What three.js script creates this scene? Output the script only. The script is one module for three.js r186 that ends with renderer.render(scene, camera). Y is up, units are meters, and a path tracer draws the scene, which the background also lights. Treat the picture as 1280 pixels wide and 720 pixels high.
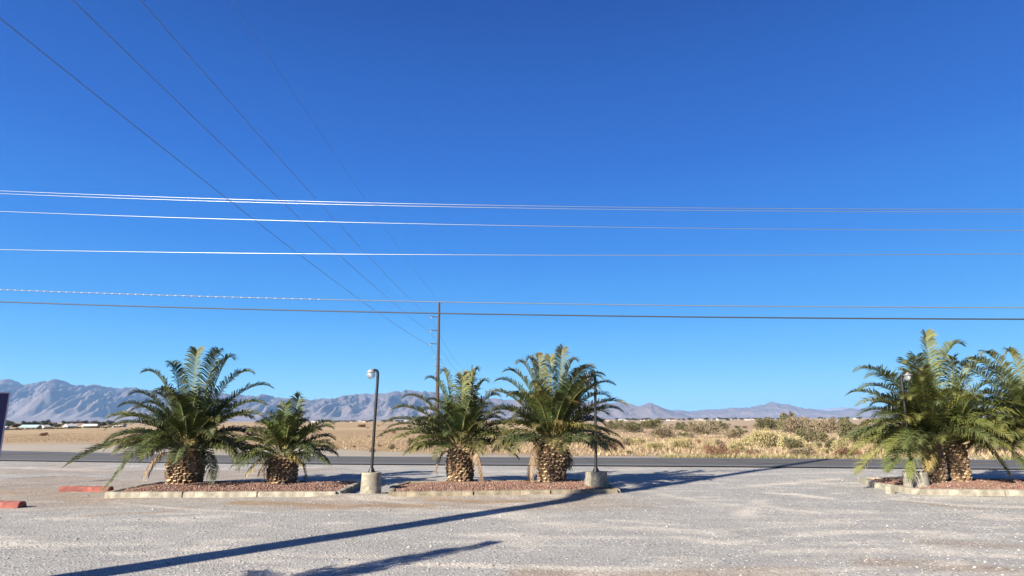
import * as THREE from 'three';
import { mergeGeometries, toCreasedNormals } from 'three/addons/utils/BufferGeometryUtils.js';

// ---------- camera, sky, sun, exposure ----------
const scene = new THREE.Scene();
const FOCAL = 780, EYE = 1.8;                                   // focal length in pixels of a 1280 x 720 picture
const camera = new THREE.PerspectiveCamera(2 * Math.atan(360 / FOCAL) * 180 / Math.PI, 16 / 9, 0.1, 60000);
camera.position.set(0, EYE, 0);
camera.rotation.order = 'YXZ';
camera.rotation.set(Math.atan(164.5 / FOCAL), 0, -0.0055);
camera.updateMatrixWorld(true);

const EXPOSURE = 2.75;
const SUN_EL = 26 * Math.PI / 180, SUN_AZ = 43 * Math.PI / 180;   // shadows run SUN_AZ to the right of straight ahead
const shadowDir = new THREE.Vector3(Math.sin(SUN_AZ), 0, -Math.cos(SUN_AZ));
const sunDir = new THREE.Vector3(-Math.sin(SUN_AZ) * Math.cos(SUN_EL), Math.sin(SUN_EL), Math.cos(SUN_AZ) * Math.cos(SUN_EL));
const sun = new THREE.DirectionalLight(new THREE.Color().setRGB(1.0, 0.93, 0.81), 5.0);
sun.position.copy(sunDir).multiplyScalar(120);
sun.castShadow = true; sun.shadow.mapSize.set(4096, 4096);
Object.assign(sun.shadow.camera, { left: -70, right: 70, top: 60, bottom: -60, near: 1, far: 400 });
scene.add(sun, sun.target);

{ // clear desert sky: pale cyan at the horizon, deep blue overhead
  const W = 512, H = 256, d = new Float32Array(W * H * 4);
  const stops = [[-90, .30, .63, .88], [0, .42, .88, 1.02], [2.5, .27, .76, 1.04], [5, .150, .57, 1.02], [9, .072, .395, .96], [15, .036, .262, .84], [23, .021, .158, .65], [36, .0095, .084, .41], [55, .006, .050, .27], [90, .005, .038, .21]];
  for (let j = 0; j < H; j++) for (let i = 0; i < W; i++) {
    const el = ((j + .5) / H - .5) * 180, az = ((i + .5) / W - .5) * 2 * Math.PI;
    let k = 0; while (k < stops.length - 2 && el > stops[k + 1][0]) k++;
    const a = stops[k], b = stops[k + 1], t = Math.min(1, Math.max(0, (el - a[0]) / (b[0] - a[0])));
    const ce = Math.cos(el * Math.PI / 180), v = [ce * Math.cos(az), Math.sin(el * Math.PI / 180), ce * Math.sin(az)];
    const cs = v[0] * sunDir.x + v[1] * sunDir.y + v[2] * sunDir.z;
    const glow = 0.35 * Math.exp(-(1 - cs) * 6);
    for (let c = 0; c < 3; c++) d[(j * W + i) * 4 + c] = ((a[c + 1] + (b[c + 1] - a[c + 1]) * t) + glow * [.9, .92, 1][c]) / EXPOSURE;
    d[(j * W + i) * 4 + 3] = 1;
  }
  const sky = new THREE.DataTexture(d, W, H, THREE.RGBAFormat, THREE.FloatType);
  sky.mapping = THREE.EquirectangularReflectionMapping; sky.magFilter = sky.minFilter = THREE.LinearFilter; sky.needsUpdate = true;
  scene.background = sky; scene.environment = sky;
}
scene.fog = new THREE.FogExp2(new THREE.Color().setRGB(.34, .60, 1.0), 2.9e-5);

const renderer = new THREE.WebGLRenderer({ antialias: true });
renderer.toneMapping = THREE.LinearToneMapping; renderer.toneMappingExposure = EXPOSURE;
renderer.shadowMap.enabled = true;

// ---------- helpers ----------
const V = (x, y, z) => new THREE.Vector3(x, y, z);
const clamp = (v, a, b) => Math.min(b, Math.max(a, v));
const smooth = (a, b, v) => { const t = clamp((v - a) / (b - a), 0, 1); return t * t * (3 - 2 * t); };
const lerp = (a, b, t) => a + (b - a) * t;
function random(seed) { let s = seed >>> 0; return () => { s = (s + 0x6D2B79F5) | 0; let t = Math.imul(s ^ (s >>> 15), 1 | s); t = (t + Math.imul(t ^ (t >>> 7), 61 | t)) ^ t; return ((t ^ (t >>> 14)) >>> 0) / 4294967296; }; }
const hash2 = (i, j) => { let h = Math.imul(i, 374761393) + Math.imul(j, 668265263); h = Math.imul(h ^ (h >>> 13), 1274126177); return ((h ^ (h >>> 16)) >>> 0) / 4294967296; };
function noise(x, y) { const i = Math.floor(x), j = Math.floor(y), u = x - i, v = y - j, a = u * u * (3 - 2 * u), b = v * v * (3 - 2 * v); return lerp(lerp(hash2(i, j), hash2(i + 1, j), a), lerp(hash2(i, j + 1), hash2(i + 1, j + 1), a), b); }
function fbm(x, y, n = 4) { let s = 0, a = .5, t = 0; for (let k = 0; k < n; k++) { s += a * noise(x, y); t += a; x = x * 2.03 + 17.1; y = y * 2.03 + 9.7; a *= .5; } return s / t; }
// a pixel of the photograph as a direction, as a point on level ground, as a point at a height, as a point at a depth
function ray(px, py) { return V((px - 640) / FOCAL, -(py - 360) / FOCAL, -1).applyQuaternion(camera.quaternion); }
function ground(px, py, y = 0) { const d = ray(px, py), t = (y - EYE) / d.y; return V(d.x * t, y, d.z * t); }
function atDepth(px, py, Z) { const d = ray(px, py), t = -Z / d.z; return V(d.x * t, EYE + d.y * t, -Z); }
const taken = new Map();
function numbered(name) { const n = taken.get(name) ?? 0; taken.set(name, n + 1); return n ? name + '_' + String(n).padStart(3, '0') : name; }
function tag(o, label, category, group) { o.userData.label = label; o.userData.category = category; if (group) o.userData.group = group; return o; }
function lit(o) { o.castShadow = true; o.receiveShadow = true; return o; }
function thing(name, label, category, group, pos = V(0, 0, 0), turn = 0) { const g = new THREE.Group(); g.name = numbered(name); g.position.copy(pos); g.rotation.y = turn; scene.add(g); return tag(g, label, category, group); }
function part(name, geometry, material, parent) { const m = lit(new THREE.Mesh(geometry, material)); m.name = name; parent.add(m); return m; }
function structure(name, geometry, material) { const m = lit(new THREE.Mesh(geometry, material)); m.name = numbered(name); m.userData.kind = 'structure'; m.userData.label = name.replace(/_/g, ' '); scene.add(m); return m; }
function copy(o, pos, turn, scale, label) { const c = o.clone(); c.name = numbered(o.name.replace(/_\d{3}$/, '')); c.position.copy(pos); c.rotation.y = turn; if (scale) c.scale.copy(scale); c.userData = { ...o.userData }; if (label) c.userData.label = label; scene.add(c); return c; }
const at = (g, x, y, z) => g.translate(x, y, z);
const mat = (r, g, b, rough = .9, extra = {}) => new THREE.MeshStandardMaterial({ color: new THREE.Color().setRGB(r, g, b), roughness: rough, ...extra });
function tube(points, radius, segments = 24, sides = 6) { return new THREE.TubeGeometry(new THREE.CatmullRomCurve3(points), segments, radius, sides); }
function geo(pos, idx, col, uv) { const g = new THREE.BufferGeometry(); g.setAttribute('position', new THREE.Float32BufferAttribute(pos, 3)); if (idx) g.setIndex(idx); if (col) g.setAttribute('color', new THREE.Float32BufferAttribute(col, 3)); if (uv) g.setAttribute('uv', new THREE.Float32BufferAttribute(uv, 2)); g.computeVertexNormals(); return g; }
function rough(g, amount, freq, seed) { const p = g.attributes.position; for (let i = 0; i < p.count; i++) { const x = p.getX(i), y = p.getY(i), z = p.getZ(i); p.setXYZ(i, x + amount * (fbm(x * freq + seed, y * freq + z * freq * 1.3) - .5) * 2, y + amount * (fbm(z * freq + seed + 31, x * freq + y * freq) - .5) * 2, z + amount * (fbm(x * freq + seed + 77, z * freq - y * freq * 1.1) - .5) * 2); } g.computeVertexNormals(); return g; }

// textures: grain only
function grainTexture(size, metres, fn, seed, color = true) {
  const d = new Uint8Array(size * size * 4), r = random(seed);
  fn(d, size, r);
  const t = new THREE.DataTexture(d, size, size); t.wrapS = t.wrapT = THREE.RepeatWrapping; t.magFilter = THREE.LinearFilter; t.minFilter = THREE.LinearMipmapLinearFilter; t.generateMipmaps = true; if (color) t.colorSpace = THREE.SRGBColorSpace; t.repeat.set(1 / metres, 1 / metres); t.needsUpdate = true; return t;
}
function stones(n, lo, hi, palette, base) {   // little stones scattered over a base colour, wrapping at the edges
  return (d, S, r) => {
    for (let i = 0; i < S * S; i++) { const k = .86 + .28 * r(); for (let c = 0; c < 3; c++) d[i * 4 + c] = clamp(base[c] * k, 0, 255); d[i * 4 + 3] = 255; }
    for (let s = 0; s < n; s++) {
      const cx = r() * S, cy = r() * S, R = lo + (hi - lo) * Math.pow(r(), 3), sq = .6 + .4 * r(), an = r() * 3.14, ca = Math.cos(an), sa = Math.sin(an), p = palette[Math.floor(r() * palette.length)], k = .8 + .4 * r();
      for (let y = -Math.ceil(R); y <= R; y++) for (let x = -Math.ceil(R); x <= R; x++) {
        const u = (x * ca + y * sa) / R, v = (y * ca - x * sa) / (R * sq), q = u * u + v * v; if (q > 1) continue;
        const o = (((Math.floor(cy + y) + S) % S) * S + (Math.floor(cx + x) + S) % S) * 4, kk = k * (.94 + .12 * r());
        for (let c = 0; c < 3; c++) d[o + c] = clamp(p[c] * kk, 0, 255);
      }
    }
  };
}
function heights(n, lo, hi) {
  return (d, S, r) => {
    const f = new Float32Array(S * S); for (let i = 0; i < S * S; i++) f[i] = 40 * r();
    for (let s = 0; s < n; s++) {
      const cx = r() * S, cy = r() * S, R = lo + (hi - lo) * Math.pow(r(), 3), h = 90 + 130 * r() * R / hi;
      for (let y = -Math.ceil(R); y <= R; y++) for (let x = -Math.ceil(R); x <= R; x++) { const q = (x * x + y * y) / (R * R); if (q > 1) continue; const o = ((Math.floor(cy + y) + S) % S) * S + (Math.floor(cx + x) + S) % S; f[o] = Math.max(f[o], h * Math.sqrt(1 - q)); }
    }
    for (let i = 0; i < S * S; i++) { d[i * 4] = d[i * 4 + 1] = d[i * 4 + 2] = clamp(f[i], 0, 255); d[i * 4 + 3] = 255; }
  };
}
const gravelMap = grainTexture(1024, 3.1, stones(9000, 2, 8, [[216, 212, 207], [196, 192, 189], [172, 169, 167], [226, 223, 218], [206, 198, 188], [152, 149, 147], [210, 204, 198]], [196, 191, 185]), 11);
const gravelBump = grainTexture(1024, 3.1, heights(9000, 2, 8), 11, false);
const dirtMap = grainTexture(1024, 4.7, stones(5000, 1, 5, [[235, 225, 210], [205, 195, 180], [180, 168, 150], [250, 244, 232], [215, 200, 178]], [222, 212, 198]), 12);
const asphaltMap = grainTexture(512, 1.7, stones(9000, 1, 3.4, [[255, 255, 255], [210, 210, 212], [180, 180, 182], [230, 226, 220]], [205, 205, 206]), 13);
const concreteMap = grainTexture(512, 1.3, (d, S, r) => { for (let j = 0; j < S; j++) for (let i = 0; i < S; i++) { const k = 202 + 62 * (fbm(i * .02 + 3, j * .02) - .5) * 2 + 22 * (r() - .5) - (r() > .994 ? 60 : 0), o = (j * S + i) * 4; d[o] = clamp(k, 0, 255); d[o + 1] = clamp(k * .99, 0, 255); d[o + 2] = clamp(k * .965, 0, 255); d[o + 3] = 255; } }, 14);

// ---------- terrain ----------
function terrainY(x, z) {
  const r = Math.hypot(x, z), az = Math.atan2(x, -z);
  const left = 1 - smooth(-.75, -.25, az), far = lerp(1500, 800, left);
  let y = -.05 - lerp(3, 6.2, left) * clamp((r - 55) / (far - 55), 0, 1);
  const beyond = -z - roadFar(x) - 1.5;
  if (beyond > 0) y += .10 * smooth(0, 4, beyond) * (fbm(x * .13, z * .13, 3) - .35) * 2 + .5 * smooth(10, 60, beyond) * (fbm(x * .02 + 4, z * .02, 2) - .5);
  return y;
}
// the two edges of the road, as depth in front of the camera over x; both bend away on the left
const roadCurve = (pts) => (x) => { if (x <= pts[0][0]) return pts[0][1] + (x - pts[0][0]) * (pts[1][1] - pts[0][1]) / (pts[1][0] - pts[0][0]); for (let k = 0; k < pts.length - 1; k++) if (x <= pts[k + 1][0] || k === pts.length - 2) return pts[k][1] + (x - pts[k][0]) * (pts[k + 1][1] - pts[k][1]) / (pts[k + 1][0] - pts[k][0]); };
const edge = (list) => { const raw = roadCurve(list.map(([px, py]) => { const g = ground(px, py); return [g.x, -g.z]; })); return (x) => { let s = 0; for (let k = -3; k <= 3; k++) s += raw(x + k * 1.3); return s / 7; }; };
const roadNear = edge([[0, 576], [220, 578.6], [440, 580.6], [860, 583.2], [1280, 587]]);
const roadFarRaw = edge([[0, 563.5], [220, 568.5], [440, 571], [860, 572.8], [1280, 575.5]]);
const roadFar = (x) => roadFarRaw(x);

{
  const rings = [], R0 = 16; for (let k = 0; k < 150; k++) rings.push(R0 * Math.pow(22000 / R0, Math.pow(k / 149, 1.15)));
  const cols = 560, A0 = -1.15, A1 = 1.15, pos = [], col = [], uv = [], idx = [];
  for (const r of rings) for (let i = 0; i <= cols; i++) {
    const a = lerp(A0, A1, i / cols), x = r * Math.sin(a), z = -r * Math.cos(a);
    pos.push(x, terrainY(x, z), z); uv.push(x, z);
    const beyond = -z - roadFar(x), right = smooth(-2, 14, x + .12 * (z + 30));
    const n1 = fbm(x * .09, z * .22, 4), n2 = fbm(x * .012 + 40, z * .03, 4), n3 = fbm(x * .6, z * .6, 3);
    // pale stony verge, then dry golden field on the left and bare pinkish tan desert on the right
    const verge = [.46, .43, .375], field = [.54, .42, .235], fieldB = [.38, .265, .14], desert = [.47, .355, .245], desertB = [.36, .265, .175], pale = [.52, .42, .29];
    const c = [0, 1, 2].map((q) => {
      const f = lerp(field[q], fieldB[q], smooth(.42, .66, n2) * .75 + .25 * smooth(.5, .8, n1));
      const e = lerp(desert[q], desertB[q], smooth(.45, .7, n1));
      let v = lerp(f, e, right);
      const w = lerp(15, 3, smooth(-26, 2, x)) + 3 * (n1 - .5);
      v = lerp(verge[q], v, smooth(w * .7, w * 1.15, beyond));
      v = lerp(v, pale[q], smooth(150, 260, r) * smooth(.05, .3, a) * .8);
      return v * (.75 + .25 * n3);
    });
    col.push(...c);
  }
  const w = cols + 1;
  for (let k = 0; k < rings.length - 1; k++) for (let i = 0; i < cols; i++) { const p = k * w + i; idx.push(p, p + 1, p + w, p + 1, p + w + 1, p + w); }
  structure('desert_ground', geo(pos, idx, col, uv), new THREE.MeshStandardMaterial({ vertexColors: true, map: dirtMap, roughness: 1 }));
}
{ // the land under and behind the camera, and to both sides, out to the horizon
  const g2 = new THREE.CircleGeometry(80, 64); g2.rotateX(-Math.PI / 2);
  const p = new THREE.RingGeometry(60, 22000, 96, 24, Math.PI / 2 + 1.14, Math.PI * 2 - 2.28); p.rotateX(-Math.PI / 2);
  const q = p.attributes.position; for (let i = 0; i < q.count; i++) { const x = q.getX(i), z = q.getZ(i), r = Math.hypot(x, z); q.setY(i, -.12 - 3 * smooth(55, 1500, r)); }
  at(g2, 0, -.14, 0);
  const m = mergeGeometries([p, g2]); const uv = m.attributes.uv, pp = m.attributes.position; for (let i = 0; i < uv.count; i++) uv.setXY(i, pp.getX(i), pp.getZ(i)); m.computeVertexNormals();
  structure('open_desert_ground', m, new THREE.MeshStandardMaterial({ color: new THREE.Color().setRGB(.40, .32, .22), map: dirtMap, roughness: 1 }));
}

// ---------- mountains ----------
function mountains(name, ridge, D, depth, seed, colors, x0, x1) {
  const pos = [], col = [], idx = [], NX = 760, NT = 150;
  const prof = (px) => { for (let k = 0; k < ridge.length - 1; k++) if (px <= ridge[k + 1][0]) { const t = smooth(ridge[k][0], ridge[k + 1][0], px); return lerp(ridge[k][1], ridge[k + 1][1], lerp((px - ridge[k][0]) / (ridge[k + 1][0] - ridge[k][0]), t, .4)); } return ridge[ridge.length - 1][1]; };
  for (let j = 0; j <= NT; j++) for (let i = 0; i <= NX; i++) {
    const px = lerp(x0, x1, i / NX), t = j / NT * 1.25;
    const top = atDepth(px, prof(px) + 3.0 * (fbm(px * .16 + seed, 3.3, 4) - .5), D), Z = D - depth * (1 - t);
    const x = top.x * Z / D, z = -Z, base = -12;
    // fan at the foot, rugged spurs and ravines above, falling away behind the crest
    const u = t <= 1 ? .26 * smooth(0, .5, t) * t * 1.4 + .74 * Math.pow(smooth(.25, 1.02, t), 1.15) : 1 - (t - 1) * 1.6;
    const rug = smooth(.22, .5, t) * (1 - .9 * smooth(.55, 1, t)) * (t > 1 ? 0 : 1);
    const wx = x / depth * 9 + .9 * fbm(x / depth * 4 + seed, t * 3, 3), fold = (a, b) => 1 - Math.abs(2 * noise(a, b) - 1), spur = fold(wx, t * 1.5 + seed), spur2 = fold(wx * 2.3 + 9 + t * 1.5, t * 3.2 + seed), spur3 = fold(wx * 5.1 + 3, t * 8 + seed), spur4 = fold(wx * 11 + 3, t * 19 + seed);
    const h = top.y * clamp(u / 1.06, 0, 1) + top.y * rug * (.36 * (spur - .5) + .27 * (spur2 - .5) + .17 * (spur3 - .5) + .09 * (spur4 - .5)) + top.y * smooth(.25, .5, t) * (1 - smooth(.95, 1, t)) * (.07 * (spur3 - .5) + .06 * (spur4 - .5));
    pos.push(x, j === 0 ? base : Math.max(base, t > .98 && t < 1.02 ? top.y : h), z);
    const n = fbm(x / depth * 14 + seed, t * 9, 4), rock = smooth(.3, .6, t);
    for (let c = 0; c < 3; c++) col.push(lerp(colors[0][c], colors[1][c], rock) * (.75 + .5 * n));
  }
  const w = NX + 1; for (let j = 0; j < NT; j++) for (let i = 0; i < NX; i++) { const p = j * w + i; idx.push(p, p + 1, p + w, p + 1, p + w + 1, p + w); }
  return structure(name, geo(pos, idx, col), new THREE.MeshStandardMaterial({ vertexColors: true, roughness: 1 }));
}
mountains('mountain_range', [[-400, 488], [-200, 484], [-60, 486], [-20, 480], [2, 478], [14, 478], [28, 484], [44, 483], [60, 479], [68, 477], [79, 482], [98, 486], [113, 483.5], [128, 487], [142, 489], [158, 487], [185, 490], [215, 493], [250, 491], [285, 495], [312, 497], [330, 496.5], [346, 498], [372, 501], [392, 501], [404, 499], [424, 498.5], [446, 495], [470, 494.5], [492, 493], [510, 490.5], [535, 492], [570, 497], [600, 499], [640, 501], [690, 503], [740, 504], [784, 504.5], [797, 509], [812, 505.5], [820, 507.5], [832, 512], [848, 517], [870, 522], [900, 524.5]], 17000, 5200, 5, [[.165, .128, .118], [.105, .08, .076]], -400, 900);
mountains('low_hills', [[700, 521], [770, 516], [840, 513.5], [862, 514.5], [890, 512.5], [915, 511], [935, 510], [952, 507.5], [966, 503.5], [980, 506], [992, 509], [1010, 511.5], [1030, 514], [1048, 514], [1062, 511], [1085, 513], [1130, 511], [1180, 508], [1240, 511], [1330, 505], [1450, 508], [1650, 503]], 20000, 4500, 12, [[.165, .128, .118], [.11, .083, .08]], 700, 1650);
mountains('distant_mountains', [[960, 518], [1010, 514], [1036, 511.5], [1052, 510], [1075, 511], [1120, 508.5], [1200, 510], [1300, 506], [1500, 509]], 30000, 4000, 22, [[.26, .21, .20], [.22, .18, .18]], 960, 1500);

// ---------- road ----------
{
  const strip = (name, f0, f1, y, material, x0 = -95, x1 = 95, step = .5) => {
    const pos = [], uv = [], col = [], idx = []; let n = 0; const K = 8;
    for (let x = x0; x <= x1; x += step, n++) for (let k = 0; k <= K; k++) {
      const z = -lerp(f0(x), f1(x), k / K); pos.push(x, y, z); uv.push(x, z);
      const v = (.80 + .40 * fbm(x * .05 + 3, k * .9 + .3 * fbm(x * .2, 5), 3)) * (.9 + .2 * fbm(x * .8, z * 1.4, 3)); col.push(v, v, v);
    }
    for (let i = 0; i < n - 1; i++) for (let k = 0; k < K; k++) { const p = i * (K + 1) + k; idx.push(p, p + K + 1, p + 1, p + 1, p + K + 1, p + K + 2); }
    return structure(name, geo(pos, idx, col, uv), material);
  };
  const asphalt = new THREE.MeshStandardMaterial({ color: new THREE.Color().setRGB(.118, .113, .110), map: asphaltMap, vertexColors: true, roughness: .92 });
  const worn = mat(.30, .29, .275, .9, { vertexColors: true }), yellow = mat(.22, .17, .07, .9, { vertexColors: true });
  strip('road', roadNear, roadFar, .02, asphalt);
  const m = (t, o) => (x) => lerp(roadNear(x), roadFar(x), t) + o;
  strip('road_edge_line', m(.08, -.06), m(.08, .06), .026, worn);
  strip('road_edge_line', m(.92, -.06), m(.92, .06), .026, worn);
  strip('road_centre_line', m(.5, -.12), m(.5, -.03), .026, yellow);
  strip('road_centre_line', m(.5, .03), m(.5, .12), .026, yellow);
}

// ---------- gravel lot ----------
// edges and places read off the photograph as points on level ground
const seg = (list) => list.map(([px, py]) => ground(px, py));
const tracks = [  // pale crushed stone pressed by wheels and thrown up along kerbs: [points, half width, strength]
  [seg([[960, 616], [1000, 619], [1040, 624]]), .16, .9], [seg([[1050, 598], [1000, 604], [940, 608]]), .22, .55], [seg([[955, 632], [985, 638], [1020, 641]]), .13, .7],
  [seg([[950, 626], [938, 636], [925, 644]]), .2, .5], [seg([[850, 672], [900, 680], [945, 676]]), .16, .7], [seg([[600, 640], [700, 656], [800, 660], [900, 668]]), .22, .35],
  [seg([[440, 703], [560, 706], [640, 708], [780, 712]]), .12, .85], [seg([[760, 650], [850, 656]]), .14, .4], [seg([[1000, 668], [1120, 664], [1200, 670]]), .2, .55],
  [seg([[1120, 625], [1200, 632], [1280, 634]]), .2, .75], [seg([[1240, 648], [1280, 650]]), .3, .8], [seg([[780, 608], [880, 628], [960, 634]]), .2, .35], [seg([[900, 715], [1050, 712], [1200, 705]]), .12, .6],
  [seg([[140, 629], [250, 638], [330, 641]]), .1, .6], [seg([[440, 624], [485, 627], [560, 634]]), .14, .5], [seg([[960, 690], [1100, 688], [1260, 696]]), .15, .5],
  [seg([[20, 585], [120, 588], [220, 586]]), .5, .5], [seg([[560, 588], [700, 590], [800, 586]]), .5, .35], [seg([[880, 594], [980, 592], [1060, 590]]), .4, .4],
];
const soils = [   // brown sandy soil: [points, half width, strength]
  [seg([[300, 629], [370, 631], [430, 634]]), .34, 1], [seg([[420, 634], [470, 632], [535, 632]]), .3, 1], [seg([[250, 634], [200, 640], [110, 644]]), .16, .55],
  [seg([[545, 625], [600, 627], [650, 626]]), .28, 1], [seg([[60, 598], [120, 602]]), 1.2, .5], [seg([[20, 616], [70, 620], [120, 626]]), .7, .65], [seg([[1135, 628], [1190, 634], [1215, 636]]), .14, .6],
  [seg([[760, 632], [820, 634]]), .18, .5], [seg([[660, 716], [800, 718], [1000, 713]]), .22, .6], [seg([[1100, 704], [1240, 712]]), .3, .5], [seg([[1215, 622], [1280, 624]]), .2, .7], [seg([[1180, 680], [1270, 684]]), .3, .35],
];
function near(list, x, z, wob) { let s = 0; for (const [pts, w, k] of list) for (let i = 0; i < pts.length - 1; i++) { const a = pts[i], b = pts[i + 1], dx = b.x - a.x, dz = b.z - a.z, t = clamp(((x - a.x) * dx + (z - a.z) * dz) / (dx * dx + dz * dz), 0, 1), q = Math.hypot(x - a.x - t * dx, z - a.z - t * dz) / w; if (q < 3) s = Math.max(s, k * (1 - smooth(.35, 1.5, q + wob))); } return s; }
const berms = [[ground(430, 622), ground(775, 620), .07, .42], [ground(135, 626), ground(420, 624), .03, .3], [ground(1125, 622), ground(1400, 628), .05, .35]];
function lotY(x, z) {
  let y = .022 * (fbm(x * .7, z * .7, 3) - .5) + .05 * (fbm(x * .12, z * .12, 2) - .5);
  for (const [a, b, h, w] of berms) { const dx = b.x - a.x, dz = b.z - a.z, t = clamp(((x - a.x) * dx + (z - a.z) * dz) / (dx * dx + dz * dz), 0, 1), q = Math.hypot(x - a.x - t * dx, z - a.z - t * dz) / w; y += h * Math.exp(-q * q) * (.6 + .8 * fbm(x * 1.3, z * 1.3, 2)); }
  return y;
}
{
  const xs = []; for (let x = -48; x <= 48; x += Math.abs(x) < 17 ? .11 : .4) xs.push(x);
  const rows = 250, pos = [], uv = [], col = [], idx = [];
  const zAt = (x, k) => { const t = k / rows, zn = 14, zf = -roadNear(x) - .15; const s = t < .12 ? lerp(zn, -4.5, t / .12) : lerp(-4.5, zf, (t - .12) / .88); return s; };
  for (let k = 0; k <= rows; k++) for (const x of xs) {
    const z = zAt(x, k), rim = smooth(0, 1.2, -(-roadNear(x) - z) ); pos.push(x, lerp(-.02, lotY(x, z), rim), z); uv.push(x, z);
    const n1 = fbm(x * .35 + 2, z * 1.1, 4), n2 = fbm(x * 2.2, z * 3.1, 3), n3 = fbm(x * .09 + 7, z * .2, 3), wob = .9 * (fbm(x * 1.7 + 5, z * 3.4, 3) - .5);
    const pale = clamp(near(tracks, x, z, wob) * (.55 + .9 * n2) + .5 * smooth(.60, .80, n1) * n2 * 1.6 + .45 * smooth(.56, .72, fbm(x * .9 + 11, z * 3.2, 4)), 0, 1);
    const leftSoil = smooth(-9.5, -14, x + 2 * (n1 - .5)) * smooth(-11.5, -13.5, z) * smooth(-21, -17, z) * .75;
    const soil = clamp(Math.max(near(soils, x, z, wob), leftSoil * (.5 + n2), .45 * smooth(.60, .78, n3)) , 0, 1);
    const pale2 = pale * (1 - .75 * soil), grey = [.388, .388, .374], chalk = [.66, .62, .55], earth = [.35, .252, .160];
    for (let c = 0; c < 3; c++) col.push(lerp(lerp(grey[c], earth[c], soil), chalk[c], pale2) * (.86 + .28 * n2) * 1.26);
  }
  const w = xs.length; for (let k = 0; k < rows; k++) for (let i = 0; i < w - 1; i++) { const p = k * w + i; idx.push(p, p + 1, p + w, p + 1, p + w + 1, p + w); }
  structure('gravel_lot', geo(pos, idx, col, uv), new THREE.MeshStandardMaterial({ vertexColors: true, map: gravelMap, bumpMap: gravelBump, bumpScale: .012, roughness: .95 }));
}
{ // loose stones lying on the lot
  const r = random(77), n = 22000, base = new THREE.IcosahedronGeometry(1, 0); rough(base, .25, 1.3, 4); base.scale(1, .62, 1);
  const m = new THREE.InstancedMesh(base, mat(1, 1, 1, .95), n), q = new THREE.Object3D(), c = new THREE.Color();
  for (let i = 0; i < n; i++) {
    const Z = 5.2 + 18 * Math.pow(r(), 1.3), x = (r() * 2 - 1) * (Z * .86 + .6), big = r() > .985, s = big ? .014 + .014 * r() : .005 + .008 * r();
    if (Z > roadNear(x) - .6) { i--; continue; }
    q.position.set(x, lotY(x, -Z) + s * .3, -Z); q.rotation.set(r() * .6, r() * 6.3, r() * .6); q.scale.set(s, s * (.7 + .5 * r()), s * (.7 + .6 * r())); q.updateMatrix(); m.setMatrixAt(i, q.matrix);
    const v = .15 + .17 * r() + (r() > .93 ? .08 : 0), w = r() * .05; c.setRGB(v + w, v + w * .4, v - w * .6); m.setColorAt(i, c);
  }
  lit(m); m.name = 'loose_gravel'; m.userData = { kind: 'stuff', label: 'loose grey and white gravel scattered over the lot', category: 'gravel' }; scene.add(m);
}

// ---------- planter islands ----------
const kerbMat = new THREE.MeshStandardMaterial({ color: new THREE.Color().setRGB(.45, .41, .33), map: concreteMap, roughness: .95 });
const kerbDirty = new THREE.MeshStandardMaterial({ color: new THREE.Color().setRGB(.36, .305, .22), map: concreteMap, roughness: .95 });
const soilMat = new THREE.MeshStandardMaterial({ color: new THREE.Color().setRGB(.20, .10, .07), map: dirtMap, roughness: 1 });
const lavaMat = mat(1, 1, 1, .95);
function kerbStone(a, b, seed) {   // one cast length of kerb between two ground points
  const L = a.distanceTo(b) - .032, g0 = new THREE.BoxGeometry(L, .26, .15, Math.max(4, Math.round(L / .12)), 4, 3);
  const p = g0.attributes.position; for (let i = 0; i < p.count; i++) { const y = p.getY(i), z = p.getZ(i); if (y > .1) { if (Math.abs(z) > .06) p.setXYZ(i, p.getX(i), y - .012, z * .86); if (Math.abs(p.getX(i)) > L / 2 - .01) p.setX(i, p.getX(i) * (1 - .012 / L)); } }
  rough(g0, .009, 5, seed); const uv = g0.attributes.uv; for (let i = 0; i < uv.count; i++) uv.setXY(i, p.getX(i) + seed, p.getY(i) + p.getZ(i));
  const g = toCreasedNormals(g0, .6); g.rotateY(-Math.atan2(b.z - a.z, b.x - a.x)); at(g, (a.x + b.x) / 2, .155 - .13, (a.z + b.z) / 2); return g;
}
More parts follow.
